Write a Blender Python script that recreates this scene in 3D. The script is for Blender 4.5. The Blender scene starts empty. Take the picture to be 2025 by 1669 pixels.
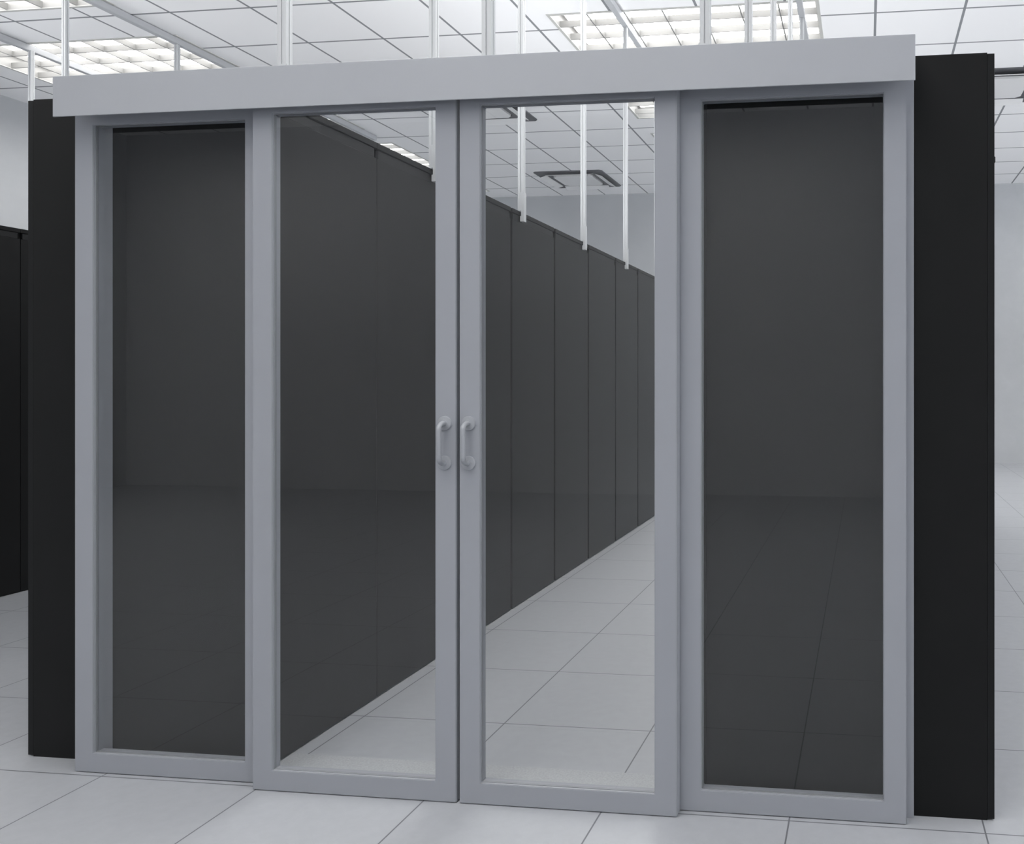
import bpy, bmesh, math
from mathutils import Vector, Matrix

D = bpy.data
COL = bpy.context.scene.collection
PI = math.pi

# ------------------------------------------------------------------ key dimensions (metres)
TILE = 0.52                     # raised-floor tile
CT = 0.65235                    # ceiling tile
CX0, CY0 = -4.1647, 3.4137      # a crossing of the ceiling grid
ZC = 3.925                      # ceiling
WL, WR, WF, WB = -5.97, 8.6, -6.2, 9.85
RACK_H = 2.084
AISLE_L, AISLE_R = 0.468, 1.820
RACK_D = 0.822
PITCH = 0.6095
POST_Y = [0.158, 1.081, 1.997, 2.985, 3.950, 4.900]

# ------------------------------------------------------------------ materials
def mat(name, col, rough=0.5, metal=0.0, spec=0.5, emit=None, es=0.0):
    m = D.materials.new(name); m.use_nodes = True
    b = m.node_tree.nodes['Principled BSDF']
    b.inputs['Base Color'].default_value = (*col, 1)
    b.inputs['Roughness'].default_value = rough
    b.inputs['Metallic'].default_value = metal
    b.inputs['Specular IOR Level'].default_value = spec
    if emit:
        b.inputs['Emission Color'].default_value = (*emit, 1)
        b.inputs['Emission Strength'].default_value = es
    return m

def add_noise(m, scale, lo, hi, detail=4.0, stretch=(1, 1, 1), rough_in=0.6):
    """multiply the base colour with a soft noise"""
    nt = m.node_tree; b = nt.nodes['Principled BSDF']
    tc = nt.nodes.new('ShaderNodeTexCoord'); mp = nt.nodes.new('ShaderNodeMapping')
    mp.inputs['Scale'].default_value = stretch
    nz = nt.nodes.new('ShaderNodeTexNoise'); nz.inputs['Scale'].default_value = scale
    nz.inputs['Detail'].default_value = detail; nz.inputs['Roughness'].default_value = rough_in
    mr = nt.nodes.new('ShaderNodeMapRange')
    mr.inputs['From Min'].default_value = 0.3; mr.inputs['From Max'].default_value = 0.7
    mr.inputs['To Min'].default_value = lo; mr.inputs['To Max'].default_value = hi
    mx = nt.nodes.new('ShaderNodeVectorMath'); mx.operation = 'SCALE'
    mx.inputs[0].default_value = b.inputs['Base Color'].default_value[:3]
    nt.links.new(tc.outputs['Object'], mp.inputs['Vector'])
    nt.links.new(mp.outputs['Vector'], nz.inputs['Vector'])
    nt.links.new(nz.outputs['Fac'], mr.inputs['Value'])
    nt.links.new(mr.outputs['Result'], mx.inputs['Scale'])
    nt.links.new(mx.outputs['Vector'], b.inputs['Base Color'])
    return m, mx

def grid_lines(m, px, py, ox, oy, w, line_col, noise_node=None):
    """tile joints: a line of width w at every px / py"""
    nt = m.node_tree; b = nt.nodes['Principled BSDF']
    tc = nt.nodes.new('ShaderNodeTexCoord'); sp = nt.nodes.new('ShaderNodeSeparateXYZ')
    nt.links.new(tc.outputs['Object'], sp.inputs['Vector'])
    outs = []
    for ax, p, o in (('X', px, ox), ('Y', py, oy)):
        a = nt.nodes.new('ShaderNodeMath'); a.operation = 'SUBTRACT'; a.inputs[1].default_value = o - p / 2
        nt.links.new(sp.outputs[ax], a.inputs[0])
        d = nt.nodes.new('ShaderNodeMath'); d.operation = 'DIVIDE'; d.inputs[1].default_value = p
        nt.links.new(a.outputs[0], d.inputs[0])
        f = nt.nodes.new('ShaderNodeMath'); f.operation = 'FRACT'; nt.links.new(d.outputs[0], f.inputs[0])
        s = nt.nodes.new('ShaderNodeMath'); s.operation = 'SUBTRACT'; s.inputs[1].default_value = 0.5
        nt.links.new(f.outputs[0], s.inputs[0])
        ab = nt.nodes.new('ShaderNodeMath'); ab.operation = 'ABSOLUTE'; nt.links.new(s.outputs[0], ab.inputs[0])
        lt = nt.nodes.new('ShaderNodeMath'); lt.operation = 'LESS_THAN'; lt.inputs[1].default_value = w / 2 / p
        nt.links.new(ab.outputs[0], lt.inputs[0]); outs.append(lt)
    mxm = nt.nodes.new('ShaderNodeMath'); mxm.operation = 'MAXIMUM'
    nt.links.new(outs[0].outputs[0], mxm.inputs[0]); nt.links.new(outs[1].outputs[0], mxm.inputs[1])
    mix = nt.nodes.new('ShaderNodeMix'); mix.data_type = 'RGBA'
    mix.inputs['A'].default_value = b.inputs['Base Color'].default_value
    mix.inputs['B'].default_value = (*line_col, 1)
    if noise_node: nt.links.new(noise_node.outputs['Vector'], mix.inputs['A'])
    nt.links.new(mxm.outputs[0], mix.inputs['Factor'])
    nt.links.new(mix.outputs['Result'], b.inputs['Base Color'])

M = {}
M['floor'] = mat('raised_floor_tile', (0.340, 0.352, 0.374), 0.42, spec=0.4)
_, n_ = add_noise(M['floor'], 26, 0.955, 1.02, 6, (1, 1, 1))
grid_lines(M['floor'], TILE, TILE, 0, 0, 0.0044, (0.115, 0.12, 0.13), n_)
M['ceiling'] = mat('ceiling_tile', (0.90, 0.90, 0.91), 0.8, spec=0.2)
grid_lines(M['ceiling'], CT, CT, CX0, CY0, 0.020, (0.26, 0.27, 0.285))
M['wall'] = mat('plaster_wall', (0.425, 0.438, 0.455), 0.85, spec=0.2)
add_noise(M['wall'], 1.6, 0.93, 1.05, 8, (1, 1, 1), 0.65)
M['wall_white'] = mat('white_plaster_wall', (0.54, 0.55, 0.57), 0.85, spec=0.2)  # lightened above the plain plaster so the door glass reflects a brighter wall
M['window_frame'] = mat('window_frame_paint', (0.5, 0.52, 0.54), 0.5)
M['aluminium'] = mat('satin_grey_aluminium', (0.295, 0.306, 0.334), 0.5, metal=0.0, spec=0.3)
add_noise(M['aluminium'], 3, 0.985, 1.015, 3)
M['header'] = mat('pale_grey_header_paint', (0.345, 0.357, 0.382), 0.5, metal=0.0)
add_noise(M['header'], 2, 0.985, 1.015, 3)
M['gasket'] = mat('grey_gasket', (0.22, 0.228, 0.245), 0.6)
M['handle'] = mat('grey_handle_metal', (0.305, 0.317, 0.342), 0.45, metal=0.0)
M['rack'] = mat('black_rack_enamel', (0.0085, 0.0088, 0.009), 0.5, spec=0.15)
add_noise(M['rack'], 5, 0.92, 1.08, 3)
M['rack_door'] = mat('black_rack_door', (0.0100, 0.0105, 0.011), 0.45, spec=0.15)
add_noise(M['rack_door'], 5, 0.92, 1.08, 3)
M['rack_band'] = mat('dark_grey_rack_band', (0.0135, 0.0142, 0.0152), 0.5, spec=0.2)
M['post'] = mat('white_support_post', (0.50, 0.512, 0.525), 0.45, spec=0.4)
M['rail'] = mat('pale_grey_ceiling_rail', (0.42, 0.43, 0.45), 0.5)
M['louvre'] = mat('white_light_louvre', (0.24, 0.24, 0.236), 0.5)
M['housing'] = mat('white_light_housing', (0.28, 0.28, 0.276), 0.6)
M['trim'] = mat('grey_light_trim', (0.52, 0.52, 0.50), 0.5)
M['lamp'] = mat('lit_lamp_panel', (0.9, 0.9, 0.9), 0.5, emit=(1.0, 0.985, 0.96), es=6.0)
M['ac_ring'] = mat('dark_grey_diffuser', (0.085, 0.087, 0.095), 0.6)
M['ac_white'] = mat('white_air_conditioner', (0.74, 0.74, 0.745), 0.45)
M['threshold'] = mat('speckled_threshold', (0.375, 0.386, 0.40), 0.6)
add_noise(M['threshold'], 190, 0.86, 1.08, 2)
M['glass'] = D.materials.new('clear_door_glass'); M['glass'].use_nodes = True
def glass(m, ior, tint):
    nt = m.node_tree; nt.nodes.clear()
    out = nt.nodes.new('ShaderNodeOutputMaterial')
    tr = nt.nodes.new('ShaderNodeBsdfTransparent'); tr.inputs['Color'].default_value = (*tint, 1)
    tb = nt.nodes.new('ShaderNodeBsdfTransparent')
    gl = nt.nodes.new('ShaderNodeBsdfGlossy'); gl.inputs['Roughness'].default_value = 0.0
    gl.inputs['Color'].default_value = (1, 1, 1, 1)
    fr = nt.nodes.new('ShaderNodeFresnel'); fr.inputs['IOR'].default_value = ior
    ge = nt.nodes.new('ShaderNodeNewGeometry')
    m1 = nt.nodes.new('ShaderNodeMixShader'); m2 = nt.nodes.new('ShaderNodeMixShader')
    nt.links.new(fr.outputs['Fac'], m1.inputs['Fac'])
    nt.links.new(tr.outputs[0], m1.inputs[1]); nt.links.new(gl.outputs[0], m1.inputs[2])
    nt.links.new(ge.outputs['Backfacing'], m2.inputs['Fac'])
    nt.links.new(m1.outputs[0], m2.inputs[1]); nt.links.new(tb.outputs[0], m2.inputs[2])
    nt.links.new(m2.outputs[0], out.inputs['Surface'])
glass(M['glass'], 1.72, (0.93, 0.94, 0.945))

# ------------------------------------------------------------------ mesh helpers
def bx(bm, x0, x1, y0, y1, z0, z1):
    vs = [bm.verts.new(p) for p in ((x0, y0, z0), (x1, y0, z0), (x1, y1, z0), (x0, y1, z0),
                                    (x0, y0, z1), (x1, y0, z1), (x1, y1, z1), (x0, y1, z1))]
    for f in ((0, 3, 2, 1), (4, 5, 6, 7), (0, 1, 5, 4), (1, 2, 6, 5), (2, 3, 7, 6), (3, 0, 4, 7)):
        bm.faces.new([vs[i] for i in f])
    return vs

def rbox(bm, x0, x1, y0, y1, z0, z1, r=0.002, seg=2):
    """box with rounded edges"""
    t = bmesh.new(); bx(t, x0, x1, y0, y1, z0, z1)
    bmesh.ops.bevel(t, geom=t.edges[:], offset=r, segments=seg, affect='EDGES', profile=0.5)
    me = D.meshes.new('t'); t.to_mesh(me); t.free(); bm.from_mesh(me); D.meshes.remove(me)

def prism(bm, pts, a0, a1, axis='z'):
    """extrude a closed outline; pts are (u,v) in the two other axes"""
    def P(u, v, w):
        return {'z': (u, v, w), 'x': (w, u, v), 'y': (u, w, v)}[axis]
    lo = [bm.verts.new(P(u, v, a0)) for u, v in pts]; hi = [bm.verts.new(P(u, v, a1)) for u, v in pts]
    n = len(pts)
    for i in range(n):
        bm.faces.new((lo[i], lo[(i + 1) % n], hi[(i + 1) % n], hi[i]))
    bm.faces.new(lo[::-1]); bm.faces.new(hi)

def tube(bm, pts, r, seg=16):
    """round bar swept along points"""
    rings = []
    n = len(pts); pts = [Vector(p) for p in pts]
    up = Vector((1, 0, 0))
    for i, p in enumerate(pts):
        d = (pts[min(i + 1, n - 1)] - pts[max(i - 1, 0)]).normalized()
        a = up - d * up.dot(d); a.normalize(); b = d.cross(a)
        rings.append([bm.verts.new(p + (a * math.cos(2 * PI * k / seg) + b * math.sin(2 * PI * k / seg)) * r) for k in range(seg)])
    for i in range(n - 1):
        for k in range(seg):
            bm.faces.new((rings[i][k], rings[i][(k + 1) % seg], rings[i + 1][(k + 1) % seg], rings[i + 1][k]))
    bm.faces.new(rings[0][::-1]); bm.faces.new(rings[-1])

def lathe_y(bm, cx, cz, prof, seg=40):
    """profile (radius, y) turned about an axis parallel to Y"""
    rings = []
    for r, y in prof:
        rings.append([bm.verts.new((cx + r * math.cos(2 * PI * k / seg), y, cz + r * math.sin(2 * PI * k / seg))) for k in range(seg)])
    for i in range(len(rings) - 1):
        for k in range(seg):
            bm.faces.new((rings[i][k], rings[i][(k + 1) % seg], rings[i + 1][(k + 1) % seg], rings[i + 1][k]))
    bm.faces.new(rings[0][::-1]); bm.faces.new(rings[-1])

def obj(name, bm, m, parent=None, smooth=False, **props):
    bmesh.ops.recalc_face_normals(bm, faces=bm.faces[:])
    me = D.meshes.new(name); bm.to_mesh(me); bm.free()
    me.materials.append(M[m])
    if smooth:
        for p in me.polygons: p.use_smooth = True
        me.set_sharp_from_angle(angle=math.radians(40))
    o = D.objects.new(name, me); COL.objects.link(o)
    if parent: o.parent = parent
    for k, v in props.items(): o[k] = v
    return o

def tag(o, label, cat, group=None):
    o['label'] = label; o['category'] = cat; o['kind'] = 'thing'
    if group: o['group'] = group
    return o

def thing(name, loc, label, cat, group=None):
    o = D.objects.new(name, None); COL.objects.link(o); o.location = loc
    o.empty_display_size = 0.1
    return tag(o, label, cat, group)

def copy_tree(o, parent=None):
    c = o.copy(); COL.objects.link(c); c.parent = parent
    for ch in [x for x in D.objects if x.parent == o]:
        copy_tree(ch, c)
    return c

def struct(name, bm, m, parent=None):
    o = obj(name, bm, m, parent)
    o['kind'] = 'structure'
    return o

# ------------------------------------------------------------------ room shell
bm = bmesh.new(); bx(bm, WL - 0.2, WR + 0.2, WF - 0.2, WB + 0.2, -0.15, 0.0); struct('floor', bm, 'floor')

FX, FY, FW, FL = -5.18, 3.80, 2.02, 2.53       # light fixture: first corner, width (X) and length (Y)
PXF, PYF = 5.10, 3.09
FIX = []
for ix in (0, 1, 2):
    for iy in (-3, -2, -1, 0, 1):
        x0, y0 = FX + ix * PXF, FY + iy * PYF
        if x0 + FW < WR: FIX.append((x0, y0, ix, iy))

xs = sorted({WL - .2, WR + .2} | {v for x0, y0, _, _ in FIX for v in (x0, x0 + FW)})
ys = sorted({WF - .2, WB + .2} | {v for x0, y0, _, _ in FIX for v in (y0, y0 + FL)})
bm = bmesh.new(); vd = {}
def V(x, y):
    k = (round(x, 4), round(y, 4))
    if k not in vd: vd[k] = bm.verts.new((x, y, ZC))
    return vd[k]
for i in range(len(xs) - 1):
    for j in range(len(ys) - 1):
        mx, my = (xs[i] + xs[i + 1]) / 2, (ys[j] + ys[j + 1]) / 2
        if any(x0 < mx < x0 + FW and y0 < my < y0 + FL for x0, y0, _, _ in FIX): continue
        bm.faces.new((V(xs[i], ys[j]), V(xs[i], ys[j + 1]), V(xs[i + 1], ys[j + 1]), V(xs[i + 1], ys[j])))
bmesh.ops.dissolve_limit(bm, angle_limit=0.01, verts=bm.verts[:], edges=bm.edges[:])
bmesh.ops.triangulate(bm, faces=bm.faces[:])
# give the ceiling its thickness upwards
r = bmesh.ops.extrude_face_region(bm, geom=bm.faces[:])
for v in [g for g in r['geom'] if isinstance(g, bmesh.types.BMVert)]: v.co.z += 0.03
struct('ceiling', bm, 'ceiling')


WZ0, WZ1 = 1.55, 3.60  # unseen windows added for light; high sills keep their upward glow off low surfaces
def wall_with_added_windows(name, horizontal, spans, pos, lo, hi, n0):
    """wall with openings; spans along the wall; each opening has its own framed window"""
    bm = bmesh.new()
    def seg(a, b, z0, z1):
        if horizontal: bx(bm, a, b, pos[0], pos[1], z0, z1)
        else: bx(bm, pos[0], pos[1], a, b, z0, z1)
    prev = lo
    for a, b in spans:
        seg(prev, a, 0, ZC); seg(a, b, 0, WZ0); seg(a, b, WZ1, ZC); prev = b
    seg(prev, hi, 0, ZC)
    struct(name, bm, 'wall')
    for k, (a, b) in enumerate(spans):
        bm = bmesh.new(); t = 0.05; m0 = (pos[0] + pos[1]) / 2
        def s2(u0, u1, z0, z1):
            if horizontal: bx(bm, u0, u1, m0 - .03, m0 + .03, z0, z1)
            else: bx(bm, m0 - .03, m0 + .03, u0, u1, z0, z1)
        s2(a, b, WZ0, WZ0 + t); s2(a, b, WZ1 - t, WZ1)
        s2(a, a + t, WZ0 + t, WZ1 - t); s2(b - t, b, WZ0 + t, WZ1 - t)
        struct('window_%d' % (n0 + k), bm, 'window_frame')
bm = bmesh.new(); bx(bm, WL, WR, WF - .2, WF, 0, ZC); struct('wall_front', bm, 'wall_white')
wall_with_added_windows('wall_right', False, [(-5.9, -3.1), (-2.8, 0.1), (0.4, 3.4), (3.9, 7.0)], (WR, WR + .2), WF - .2, WB + .2, 1)
wall_with_added_windows('wall_left', False, [(0.3, 2.2)], (WL - .2, WL), WF - .2, WB + .2, 5)
bm = bmesh.new(); bx(bm, WL, WR, WB, WB + .2, 0, ZC); struct('wall_back', bm, 'wall')

# ------------------------------------------------------------------ ceiling light fixtures
NX, NY = 7, 10
def make_fixture():
    t = thing('ceiling_light', (0, 0, ZC), '', 'ceiling light', 'recessed louvred ceiling lights')
    # housing: open box, white inside
    h = 0.10; w = 0.006
    bm = bmesh.new()
    bx(bm, 0, w, 0, FL, 0.001, h + .02); bx(bm, FW - w, FW, 0, FL, 0.001, h + .02)
    bx(bm, w, FW - w, 0, w, 0.001, h + .02); bx(bm, w, FW - w, FL - w, FL, 0.001, h + .02)
    bx(bm, w, FW - w, w, FL - w, h + .012, h + .02)
    obj('housing', bm, 'housing', t)
    bm = bmesh.new(); e = 0.012
    for a in ((-e, e, -e, FL + e), (FW - e, FW + e, -e, FL + e), (e, FW - e, -e, e), (e, FW - e, FL - e, FL + e)):
        bx(bm, a[0], a[1], a[2], a[3], -0.005, 0.0)
    obj('trim_frame', bm, 'trim', t)
    bm = bmesh.new()
    bx(bm, w + .03, FW - w - .03, w + .03, FL - w - .03, h, h + .010)
    obj('lamp_panel', bm, 'lamp', t)
    bm = bmesh.new(); a = w; L = 0.050; tk = 0.005
    for i in range(1, NX):
        x = FW * i / NX; bx(bm, x - tk, x + tk, w, FL - w, 0.002, L)
    for j in range(1, NY + 1):
        y = FL * (j - 0.02) / (NY + 0.55); bx(bm, w, FW - w, y - tk, y + tk, 0.002, L)
    obj('louvre', bm, 'louvre', t)
    return t
fx0 = make_fixture()
FL_LABEL = {
 (0, 0): 'bright louvred ceiling light rising behind the left end of the door header',
 (1, 0): 'bright louvred ceiling light above the right half of the door header',
 (0, -1): 'louvred ceiling light at the top left corner, showing only its far rim',
 (0, 1): 'louvred ceiling light glinting just over the sloping tops of the left black cabinets',
 (1, 1): 'far louvred ceiling light peeking at the right edge of the right sliding door',
}
first = True
for x0, y0, ix, iy in FIX:
    if first: o = fx0; first = False
    else: o = copy_tree(fx0)
    o.location = (x0, y0, ZC)
    side = {0: 'left', 1: 'middle', 2: 'right'}[ix]
    if (ix, iy) in FL_LABEL: lb = FL_LABEL[(ix, iy)]
    elif ix == 2: lb = 'louvred ceiling light in the right-hand ceiling bay, row %s from the far wall' % {1: 'one', 0: 'two', -1: 'three', -2: 'four', -3: 'five'}[iy]
    else: lb = 'louvred ceiling light over the %s of the open floor, row %s before the doors' % (side, {-1: 'one', -2: 'two', -3: 'three'}[iy])
    o['label'] = lb

# ------------------------------------------------------------------ ceiling air conditioners
AC = 0.935
def make_ac():
    t = thing('ceiling_air_conditioner', (0, 0, ZC), '', 'air conditioner', 'four-way ceiling air conditioners')
    h = AC / 2; i_ = 0.27
    # dark square ring of the air outlet
    bm = bmesh.new()
    t2 = bmesh.new()
    c = 0.03
    def chsq(s, ch): return [(-s + ch, -s), (s - ch, -s), (s, -s + ch), (s, s - ch), (s - ch, s), (-s + ch, s), (-s, s - ch), (-s, -s + ch)]
    o_ = chsq(h, c); n_ = chsq(i_ + .01, .04)
    lo_o = [bm.verts.new((x, y, -0.012)) for x, y in o_]; lo_i = [bm.verts.new((x, y, -0.012)) for x, y in n_]
    hi_o = [bm.verts.new((x, y, 0.0)) for x, y in o_]; hi_i = [bm.verts.new((x, y, 0.0)) for x, y in n_]
    for k in range(8):
        k2 = (k + 1) % 8
        bm.faces.new((lo_o[k], lo_o[k2], lo_i[k2], lo_i[k])); bm.faces.new((hi_o[k], hi_i[k], hi_i[k2], hi_o[k2]))
        bm.faces.new((lo_o[k], hi_o[k], hi_o[k2], lo_o[k2])); bm.faces.new((lo_i[k], lo_i[k2], hi_i[k2], hi_i[k]))
    t2.free()
    obj('outlet_ring', bm, 'ac_ring', t)
    # central intake panel, pillowed
    bm = bmesh.new()
    prism(bm, chsq(i_, .045), -0.030, -0.002)
    bot = [f for f in bm.faces if abs(f.normal.z) > .9 and f.calc_center_median().z < -0.02]
    bmesh.ops.recalc_face_normals(bm, faces=bm.faces[:])
    ed = {e for f in bot for e in f.edges}
    bmesh.ops.bevel(bm, geom=list(ed), offset=0.014, segments=3, affect='EDGES')
    obj('intake_panel', bm, 'ac_white', t)
    # four vanes, inner edge high, outer edge low
    for k in range(4):
        bm = bmesh.new()
        L = 0.315; a = (0.335, -0.016); b = (0.425, -0.044); th = 0.006
        prism(bm, [(a[0], a[1]), (b[0], b[1]), (b[0] + .002, b[1] - th), (a[0] + .002, a[1] - th)], -L, L, 'x')
        bmesh.ops.rotate(bm, verts=bm.verts[:], cent=(0, 0, 0), matrix=Matrix.Rotation(k * PI / 2, 3, 'Z'))
        obj('vane', bm, 'ac_white', t)
    return t
ac0 = make_ac()
acs = [(-1.613, 8.862, 'four-way ceiling air conditioner near the far wall, seen whole through the right sliding door'),
       (-1.613, 5.795, 'ceiling air conditioner at the top left corner of the right sliding door glass'),
       (3.487, 5.795, 'ceiling air conditioner to the right of the right black end cabinet')]
for i, (x, y, lb) in enumerate(acs):
    o = ac0 if i == 0 else copy_tree(ac0)
    o.location = (x, y, ZC); o['label'] = lb

# ------------------------------------------------------------------ equipment racks
def make_rack(height=RACK_H, length=PITCH):
    """origin at the near aisle-side bottom corner; aisle towards +X, depth RACK_D towards -X, length along +Y"""
    t = thing('equipment_cabinet', (0, 0, 0), '', 'cabinet', '')
    g = 0.0014; H = height
    bm = bmesh.new(); rbox(bm, -RACK_D + .0192, -.020, g, length - g, 0.0, H, .0008, 1)
    obj('body', bm, 'rack', t)
    bm = bmesh.new(); rbox(bm, -.020, -.0015, g, length - g, 0.004, H - .0597, .0015, 2)
    obj('front_door', bm, 'rack_door', t)
    bm = bmesh.new(); rbox(bm, -.020, -.004, g + .012, length - g - .012, H - .059, H - .0252, .001, 1)
    obj('edge_band', bm, 'rack_band', t, label='slightly paler grey band under the top edge')
    bm = bmesh.new(); rbox(bm, -.022, 0.0, 0.0008, length - .0008, H - .024, H, .002, 1)
    obj('top_lip', bm, 'rack', t)
    bm = bmesh.new(); rbox(bm, -RACK_D, -RACK_D + .019, g, length - g, 0.004, H - .003, .0008, 1)
    d = obj('rear_door', bm, 'rack_door', t)
    for z in (1.796,):
        bm = bmesh.new(); rbox(bm, -RACK_D - .004, -RACK_D, length - .024, length - .012, z - .008, z + .008, .001, 1)
        obj('hinge', bm, 'rack', d)
    return t

rk = make_rack()
ORD = ['first', 'second', 'third', 'fourth', 'fifth', 'sixth', 'seventh', 'eighth', 'ninth']
NR = 8
LY0, RY0 = 0.092, 0.067
for i in range(NR):
    o = rk if i == 0 else copy_tree(rk)
    y = 0.683 + PITCH * (i - 1)
    if i == 0:
        y = LY0; o.scale = (1, (0.683 - LY0) / PITCH, 1)
    o.location = (AISLE_L, y, 0)
    o['group'] = 'black cabinets along the left side of the aisle'
    if i == 0: o['label'] = 'tall black cabinet at the near left end, passing behind the left fixed pane'
    elif i == NR - 1: o['label'] = 'last tall black cabinet visible, farthest along the left side of the aisle'
    else: o['label'] = '%s tall black cabinet from the doors along the left side of the aisle' % ORD[i]
# right row: turned about so that its doors face the aisle
for i in range(NR):
    o = copy_tree(rk); o.scale = (1, 1, 1)
    o.rotation_euler = (0, 0, PI)
    o.location = (AISLE_R, RY0 + PITCH * (i + 1), 0)
    if i == 0: o.scale = (0.813 / RACK_D, 1, 1)
    else: o.scale = (0.813 / RACK_D, 1, 1)
    # hinge of the outer door sits at the near corner
    for ch in [c for c in D.objects if c.parent == o and c.name.startswith('rear_door')]:
        for hg in [c for c in D.objects if c.parent == ch]:
            hg.location.y = 0.0
    o['group'] = 'black cabinets along the right side of the aisle'
    o['label'] = ('tall black cabinet at the near right end, passing behind the right fixed pane' if i == 0 else
                  '%s tall black cabinet in the right row, in line behind the black right end cabinet' % ORD[i])
# neighbouring row at the far left, its doors towards us
FLX = -2.415
for i in range(5):
    o = copy_tree(rk); o.scale = (1, 1, 2.037 / RACK_H)
    o.location = (FLX, 0.683 + PITCH * (i - 1), 0)
    o['group'] = 'black cabinets of the separate row at the far left'
    o['label'] = ('black cabinet of the separate left row, filling the left picture edge' if i == 2 else
                  '%s black cabinet of the separate row to the left of the glazed aisle' % ORD[i])

# ------------------------------------------------------------------ support posts
PT = 0.030
def post_profile(w):
    """square aluminium extrusion with a slot in every face"""
    h = w / 2; s = .0022; d = .0035; p = []
    q = [(-s, -h), (-s, -h + d), (s, -h + d), (s, -h), (h, -h)]
    for k in range(4):
        a = k * PI / 2
        for x, y in q: p.append((x * math.cos(a) - y * math.sin(a), x * math.sin(a) + y * math.cos(a)))
    return p
def make_post(z0, foot):
    t = thing('support_post', (0, 0, 0), '', 'post', 'white posts from cabinet tops to ceiling')
    bm = bmesh.new(); prism(bm, post_profile(PT), z0, ZC - .05, 'z'); obj('shaft', bm, 'post', t)
    if foot:
        bm = bmesh.new()   # angle clip that hooks over the lip and grips the door side of the cabinet
        prism(bm, [(-.003 + .0005, z0 + .10), (.0155 + .0035, z0 + .10), (.0155 + .0035, z0 - .054), (-.003 + .0012, z0 - .054), (-.003 + .0012, z0 - .026), (.0005 + .0035, z0 - .026), (.0005 + .0035, z0 + .004), (-.003 + .0005, z0 + .004)], -.0165, .0165, 'y')
        obj('foot_clip', bm, 'post', t)
    return t
po = make_post(RACK_H, True)
XL, XR = 0.471, 1.817
LPL = ['white post rising from the first left cabinet just behind the header',
       'white post on the left aisle side, second from the doors, beside the door meeting line',
       'white post on the left aisle side, leftmost of those seen whole in the right door',
       'white post on the left aisle side, middle one seen through the right door',
       'white post on the left aisle side, just left of the right door stile',
       'white post on the left aisle side, sliver against the right door stile']
for i, y in enumerate(POST_Y):
    o = po if i == 0 else copy_tree(po)
    o.location = (XL, y + PT / 2, 0); o['label'] = LPL[i]
RPL = ['widest white post in front of the bright right ceiling light above the header',
       'white post next right of the widest one before the bright right ceiling light',
       'white post second to the right of the widest one before the bright light',
       'thin white post on the right aisle side, fourth from the header',
       'thin white post on the right aisle side, fifth from the header',
       'thin white post on the right aisle side, farthest from the header']
for i, y in enumerate(POST_Y):
    o = copy_tree(po); o.rotation_euler = (0, 0, PI)
    o.location = (XR, y + PT / 2, 0); o['label'] = RPL[i]
# beam between the two rows over the doorway, and the centre post on it
bm = bmesh.new(); rbox(bm, XL + PT / 2 + .001, XR - PT / 2 - .001, .155, .191, 2.070, 2.112, .002, 1)
tag(obj('crossbeam', bm, 'post'), 'white beam across the aisle top just behind the door header', 'beam')
pc = make_post(2.112, False); pc.location = (1.144, .158 + PT / 2, 0)
pc['label'] = 'white centre post above the header, over the meeting line of the doors'
# neighbouring aisle, far left
po2 = make_post(2.037, False); po2.location = (-3.19, 3.85, 0)
po2['label'] = 'short visible length of white post before the right end of the left ceiling light'
po2['group'] = 'white posts of the neighbouring aisle'
o = copy_tree(po2); o.location = (-3.19, 2.90, 0); o['label'] = 'long white post at the left end of the door header'
o = copy_tree(po2); o.location = (-4.486, 3.83, 0); o['label'] = 'white post above the far left top corner of the left black cabinet'

# ------------------------------------------------------------------ ceiling rails that hold the posts
RAIL_LABELS = [(XL, 'pale grey ceiling rail over the left side of the aisle'),
               (XR, 'pale grey ceiling rail over the right side of the aisle'),
               (-3.19, 'pale grey ceiling rail running to the right edge of the left ceiling light'),
               (-4.50, 'pale grey ceiling rail at the upper left picture edge')]
def make_rail():
    bm = bmesh.new()
    w, h, t = .022, .05, .004
    prism(bm, [(-w, 0), (-w, -h), (w, -h), (w, 0)], 0, 1, 'y')
    bmesh.ops.recalc_face_normals(bm, faces=bm.faces[:])
    bmesh.ops.bevel(bm, geom=bm.edges[:], offset=.0025, segments=2, affect='EDGES')
    return obj('ceiling_rail', bm, 'rail')
r0 = make_rail()
for i, (x, lb) in enumerate(RAIL_LABELS):
    o = r0 if i == 0 else r0.copy()
    if i: COL.objects.link(o)
    y0, y1 = (.12, 5.2) if i < 2 else (.12, 6.6)
    o.location = (x, y0, ZC - .0055); o.scale = (1, y1 - y0, 1)
    tag(o, lb, 'ceiling rail', 'ceiling rails above the cabinet rows')

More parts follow.
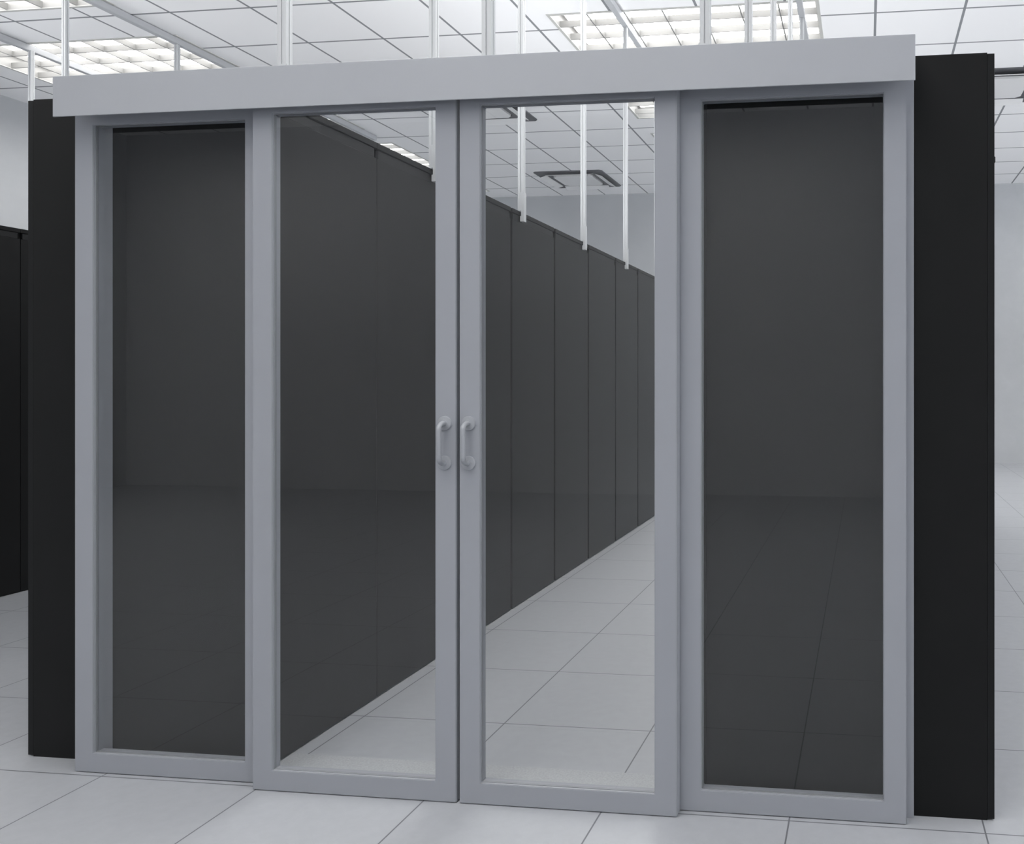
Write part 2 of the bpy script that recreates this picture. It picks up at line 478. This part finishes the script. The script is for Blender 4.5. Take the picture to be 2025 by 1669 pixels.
# ------------------------------------------------------------------ glazed door front
ZT = 2.02
def frame_mesh(x0, x1, y0, y1, ox0, ox1, oz0, oz1, zt=ZT, z0=0.0):
    """rectangular frame with an opening, arrises eased, a slim glazing bead round the middle"""
    bm = bmesh.new()
    o_ = [(x0, z0), (x1, z0), (x1, zt), (x0, zt)]; n_ = [(ox0, oz0), (ox1, oz0), (ox1, oz1), (ox0, oz1)]
    F = [[bm.verts.new((x, y, z)) for x, z in P] for y in (y0, y1) for P in (o_, n_)]
    fo, fi, bo, bi = F
    for k in range(4):
        k2 = (k + 1) % 4
        bm.faces.new((fo[k], fo[k2], fi[k2], fi[k])); bm.faces.new((bo[k], bi[k], bi[k2], bo[k2]))
        bm.faces.new((fo[k], bo[k], bo[k2], fo[k2])); bm.faces.new((fi[k], fi[k2], bi[k2], bi[k]))
    bmesh.ops.recalc_face_normals(bm, faces=bm.faces[:])
    ed = [e for e in bm.edges if len(e.link_faces) == 2 and abs(e.link_faces[0].normal.dot(e.link_faces[1].normal)) < .5]
    bmesh.ops.bevel(bm, geom=ed, offset=.0016, segments=2, affect='EDGES')
    return bm
def gasket_mesh(ox0, ox1, oz0, oz1, yc, w=.004, d=.004):
    bm = bmesh.new()
    bx(bm, ox0, ox0 + w, yc - d, yc + d, oz0, oz1); bx(bm, ox1 - w, ox1, yc - d, yc + d, oz0, oz1)
    bx(bm, ox0 + w, ox1 - w, yc - d, yc + d, oz0, oz0 + w); bx(bm, ox0 + w, ox1 - w, yc - d, yc + d, oz1 - w, oz1)
    return bm

def leaf(name, label, cat, x0, x1, y0, y1, ox0, ox1, group):
    oz0, oz1 = .0605, 1.9695
    t = thing(name, ((x0 + x1) / 2, (y0 + y1) / 2, 0), label, cat, group)
    cx, cy = t.location.x, t.location.y
    yc = y0 + .012
    def loc(bm): bmesh.ops.translate(bm, verts=bm.verts[:], vec=(-cx, -cy, 0)); return bm
    obj('frame', loc(frame_mesh(x0, x1, y0, y1, ox0, ox1, oz0, oz1, z0=.002)), 'aluminium', t)
    bm = bmesh.new(); bx(bm, ox0 + .0005, ox1 - .0005, yc - .002, yc + .002, oz0 + .0005, oz1 - .0005)
    obj('glass_pane', loc(bm), 'glass', t)
    obj('gasket', loc(gasket_mesh(ox0, ox1, oz0, oz1, yc, .0016, .0040)), 'gasket', t)
    return t, loc

def pull_handle(t, loc, hx):
    z1, z0 = 1.073, 0.961; yf = -.022
    pts = []
    R = .020; yb = yf - .036
    # lower leg, bend, grip, bend, upper leg
    pts.append((hx, yf - .002, z0))
    pts.append((hx, yf - .008, z0))
    for k in range(0, 9):
        a = k / 8 * PI / 2
        pts.append((hx, yf - .010 - (abs(yb - yf) - .010) * math.sin(a), z0 + .018 * (1 - math.cos(a))))
    for k in range(8, -1, -1):
        a = k / 8 * PI / 2
        pts.append((hx, yf - .010 - (abs(yb - yf) - .010) * math.sin(a), z1 - .018 * (1 - math.cos(a))))
    pts.append((hx, yf - .008, z1)); pts.append((hx, yf - .002, z1))
    bm = bmesh.new(); tube(bm, pts, .0070, 20)
    h = obj('pull_handle', loc(bm), 'handle', t, smooth=True, label='grey bent-bar pull handle')
    for z in (z0, z1):
        bm = bmesh.new()
        lathe_y(bm, hx, z, [(.0200, yf + .0003), (.0200, yf - .0035), (.0192, yf - .0048), (.0125, yf - .0056), (.0095, yf - .0062), (.0088, yf - .0072)])
        obj('rosette', loc(bm), 'handle', h, smooth=True)

ld, lc = leaf('sliding_door', 'left leaf of the central pair of grey framed glass sliding doors', 'sliding door', .513, 1.139, -.022, .014, .5755, 1.0765, 'central glass sliding doors')
pull_handle(ld, lc, 1.106)
rd, lc = leaf('sliding_door', 'right leaf of the central pair of grey framed glass sliding doors', 'sliding door', 1.149, 1.775, -.022, .014, 1.2105, 1.712, 'central glass sliding doors')
pull_handle(rd, lc, 1.177)
leaf('glazed_side_panel', 'fixed grey framed glass panel left of the sliding doors', 'glass panel', -.107, .530, .016, .054, -.044, .458, 'fixed glass side panels')
leaf('glazed_side_panel', 'fixed grey framed glass panel right of the sliding doors', 'glass panel', 1.762, 2.395, .016, .054, 1.835, 2.334, 'fixed glass side panels')

# header box over the doors
t = thing('door_header', (1.1565, 0, 0), 'long pale grey header box across the top of the sliding doors', 'door header')
bm = bmesh.new(); rbox(bm, -.101 - 1.1565, 2.414 - 1.1565, -.060, -.0565, 1.973, 2.0925, .001, 1)
obj('fascia', bm, 'header', t)
bm = bmesh.new(); rbox(bm, -.101 - 1.1565, 2.414 - 1.1565, -.0565, .060, 2.022, 2.090, .001, 1)
obj('track_box', bm, 'header', t)

# jambs behind the side panels
j = tag(obj('end_jamb', (lambda b: (rbox(b, 2.340, 2.4165, .0545, .0655, 0.0, 2.02, .001, 1), b)[1])(bmesh.new()), 'aluminium'),
        'narrow grey jamb strip between the right fixed pane and the black cabinet', 'jamb', 'end jambs')
j = tag(obj('end_jamb', (lambda b: (rbox(b, -.101, -.050, .0545, .0900, 0.0, 2.02, .001, 1), b)[1])(bmesh.new()), 'aluminium'),
        'narrow grey jamb strip behind the left edge of the left fixed pane', 'jamb', 'end jambs')

# speckled strip on the floor inside the doors
bm = bmesh.new(); rbox(bm, AISLE_L + .003, AISLE_R - .003, .020, .214, 0.0, .0012, .0004, 1)
tag(obj('threshold_strip', bm, 'threshold'), 'pale speckled threshold strip on the floor just inside the sliding doors', 'threshold')

# ------------------------------------------------------------------ area lights added above the cabinet tops to brighten the ceiling
for x, y0, y1, z, pw in ((.02, .3, 5.2, RACK_H + .03, 43), (2.27, .3, 5.2, RACK_H + .03, 22), (-2.85, .3, 2.9, 2.037 + .03, 12)):
    ld_ = D.lights.new('cabinet_top_uplight', 'AREA'); ld_.shape = 'RECTANGLE'
    ld_.size = .35; ld_.size_y = y1 - y0; ld_.energy = pw; ld_.color = (.97, .985, 1.0)
    lo_ = D.objects.new('cabinet_top_uplight', ld_); COL.objects.link(lo_)
    lo_.location = (x, (y0 + y1) / 2, z); lo_.rotation_euler = (PI, 0, 0)

SKY, UP_GLOW = 2.6, 9.5  # lower half set brighter, as an added upward fill
# ------------------------------------------------------------------ daylight through the added windows
w = D.worlds.new('daylight'); bpy.context.scene.world = w; w.use_nodes = True
bg = w.node_tree.nodes['Background']
# pale sky above, stronger glow added below the horizon to brighten the ceiling
nt = w.node_tree; tc = nt.nodes.new('ShaderNodeTexCoord'); sp = nt.nodes.new('ShaderNodeSeparateXYZ')
nt.links.new(tc.outputs['Generated'], sp.inputs['Vector'])
mr = nt.nodes.new('ShaderNodeMapRange')
mr.inputs['From Min'].default_value = -0.02; mr.inputs['From Max'].default_value = 0.02
mr.inputs['To Min'].default_value = UP_GLOW; mr.inputs['To Max'].default_value = SKY
nt.links.new(sp.outputs['Z'], mr.inputs['Value']); nt.links.new(mr.outputs['Result'], bg.inputs['Strength'])
bg.inputs['Color'].default_value = (0.95, 0.97, 1.0, 1)

# ------------------------------------------------------------------ camera (fitted to the tile grids: level, lens shift)
cam = D.cameras.new('camera'); co = D.objects.new('camera', cam); COL.objects.link(co)
co.location = (2.28586, -2.27542, 1.20072)
co.rotation_euler = (PI / 2, 0, 0.12287)
cam.sensor_fit = 'HORIZONTAL'; cam.sensor_width = 36
cam.lens = 36 * 1665.51 / 2025
cam.shift_x = (1012.5 - 1505.99) / 2025
cam.shift_y = (747.376 - 834.5) / 2025
cam.clip_start = 0.05; cam.clip_end = 100
sc = bpy.context.scene; sc.camera = co
sc.view_settings.view_transform = 'Standard'; sc.view_settings.look = 'None'
sc.view_settings.gamma = 1; sc.view_settings.use_curve_mapping = False
sc.view_settings.exposure = 0.0
sc.cycles.use_denoising = True
sc.cycles.max_bounces = 14; sc.cycles.diffuse_bounces = 8; sc.cycles.glossy_bounces = 5
sc.cycles.transparent_max_bounces = 16
sc.cycles.sample_clamp_indirect = 8
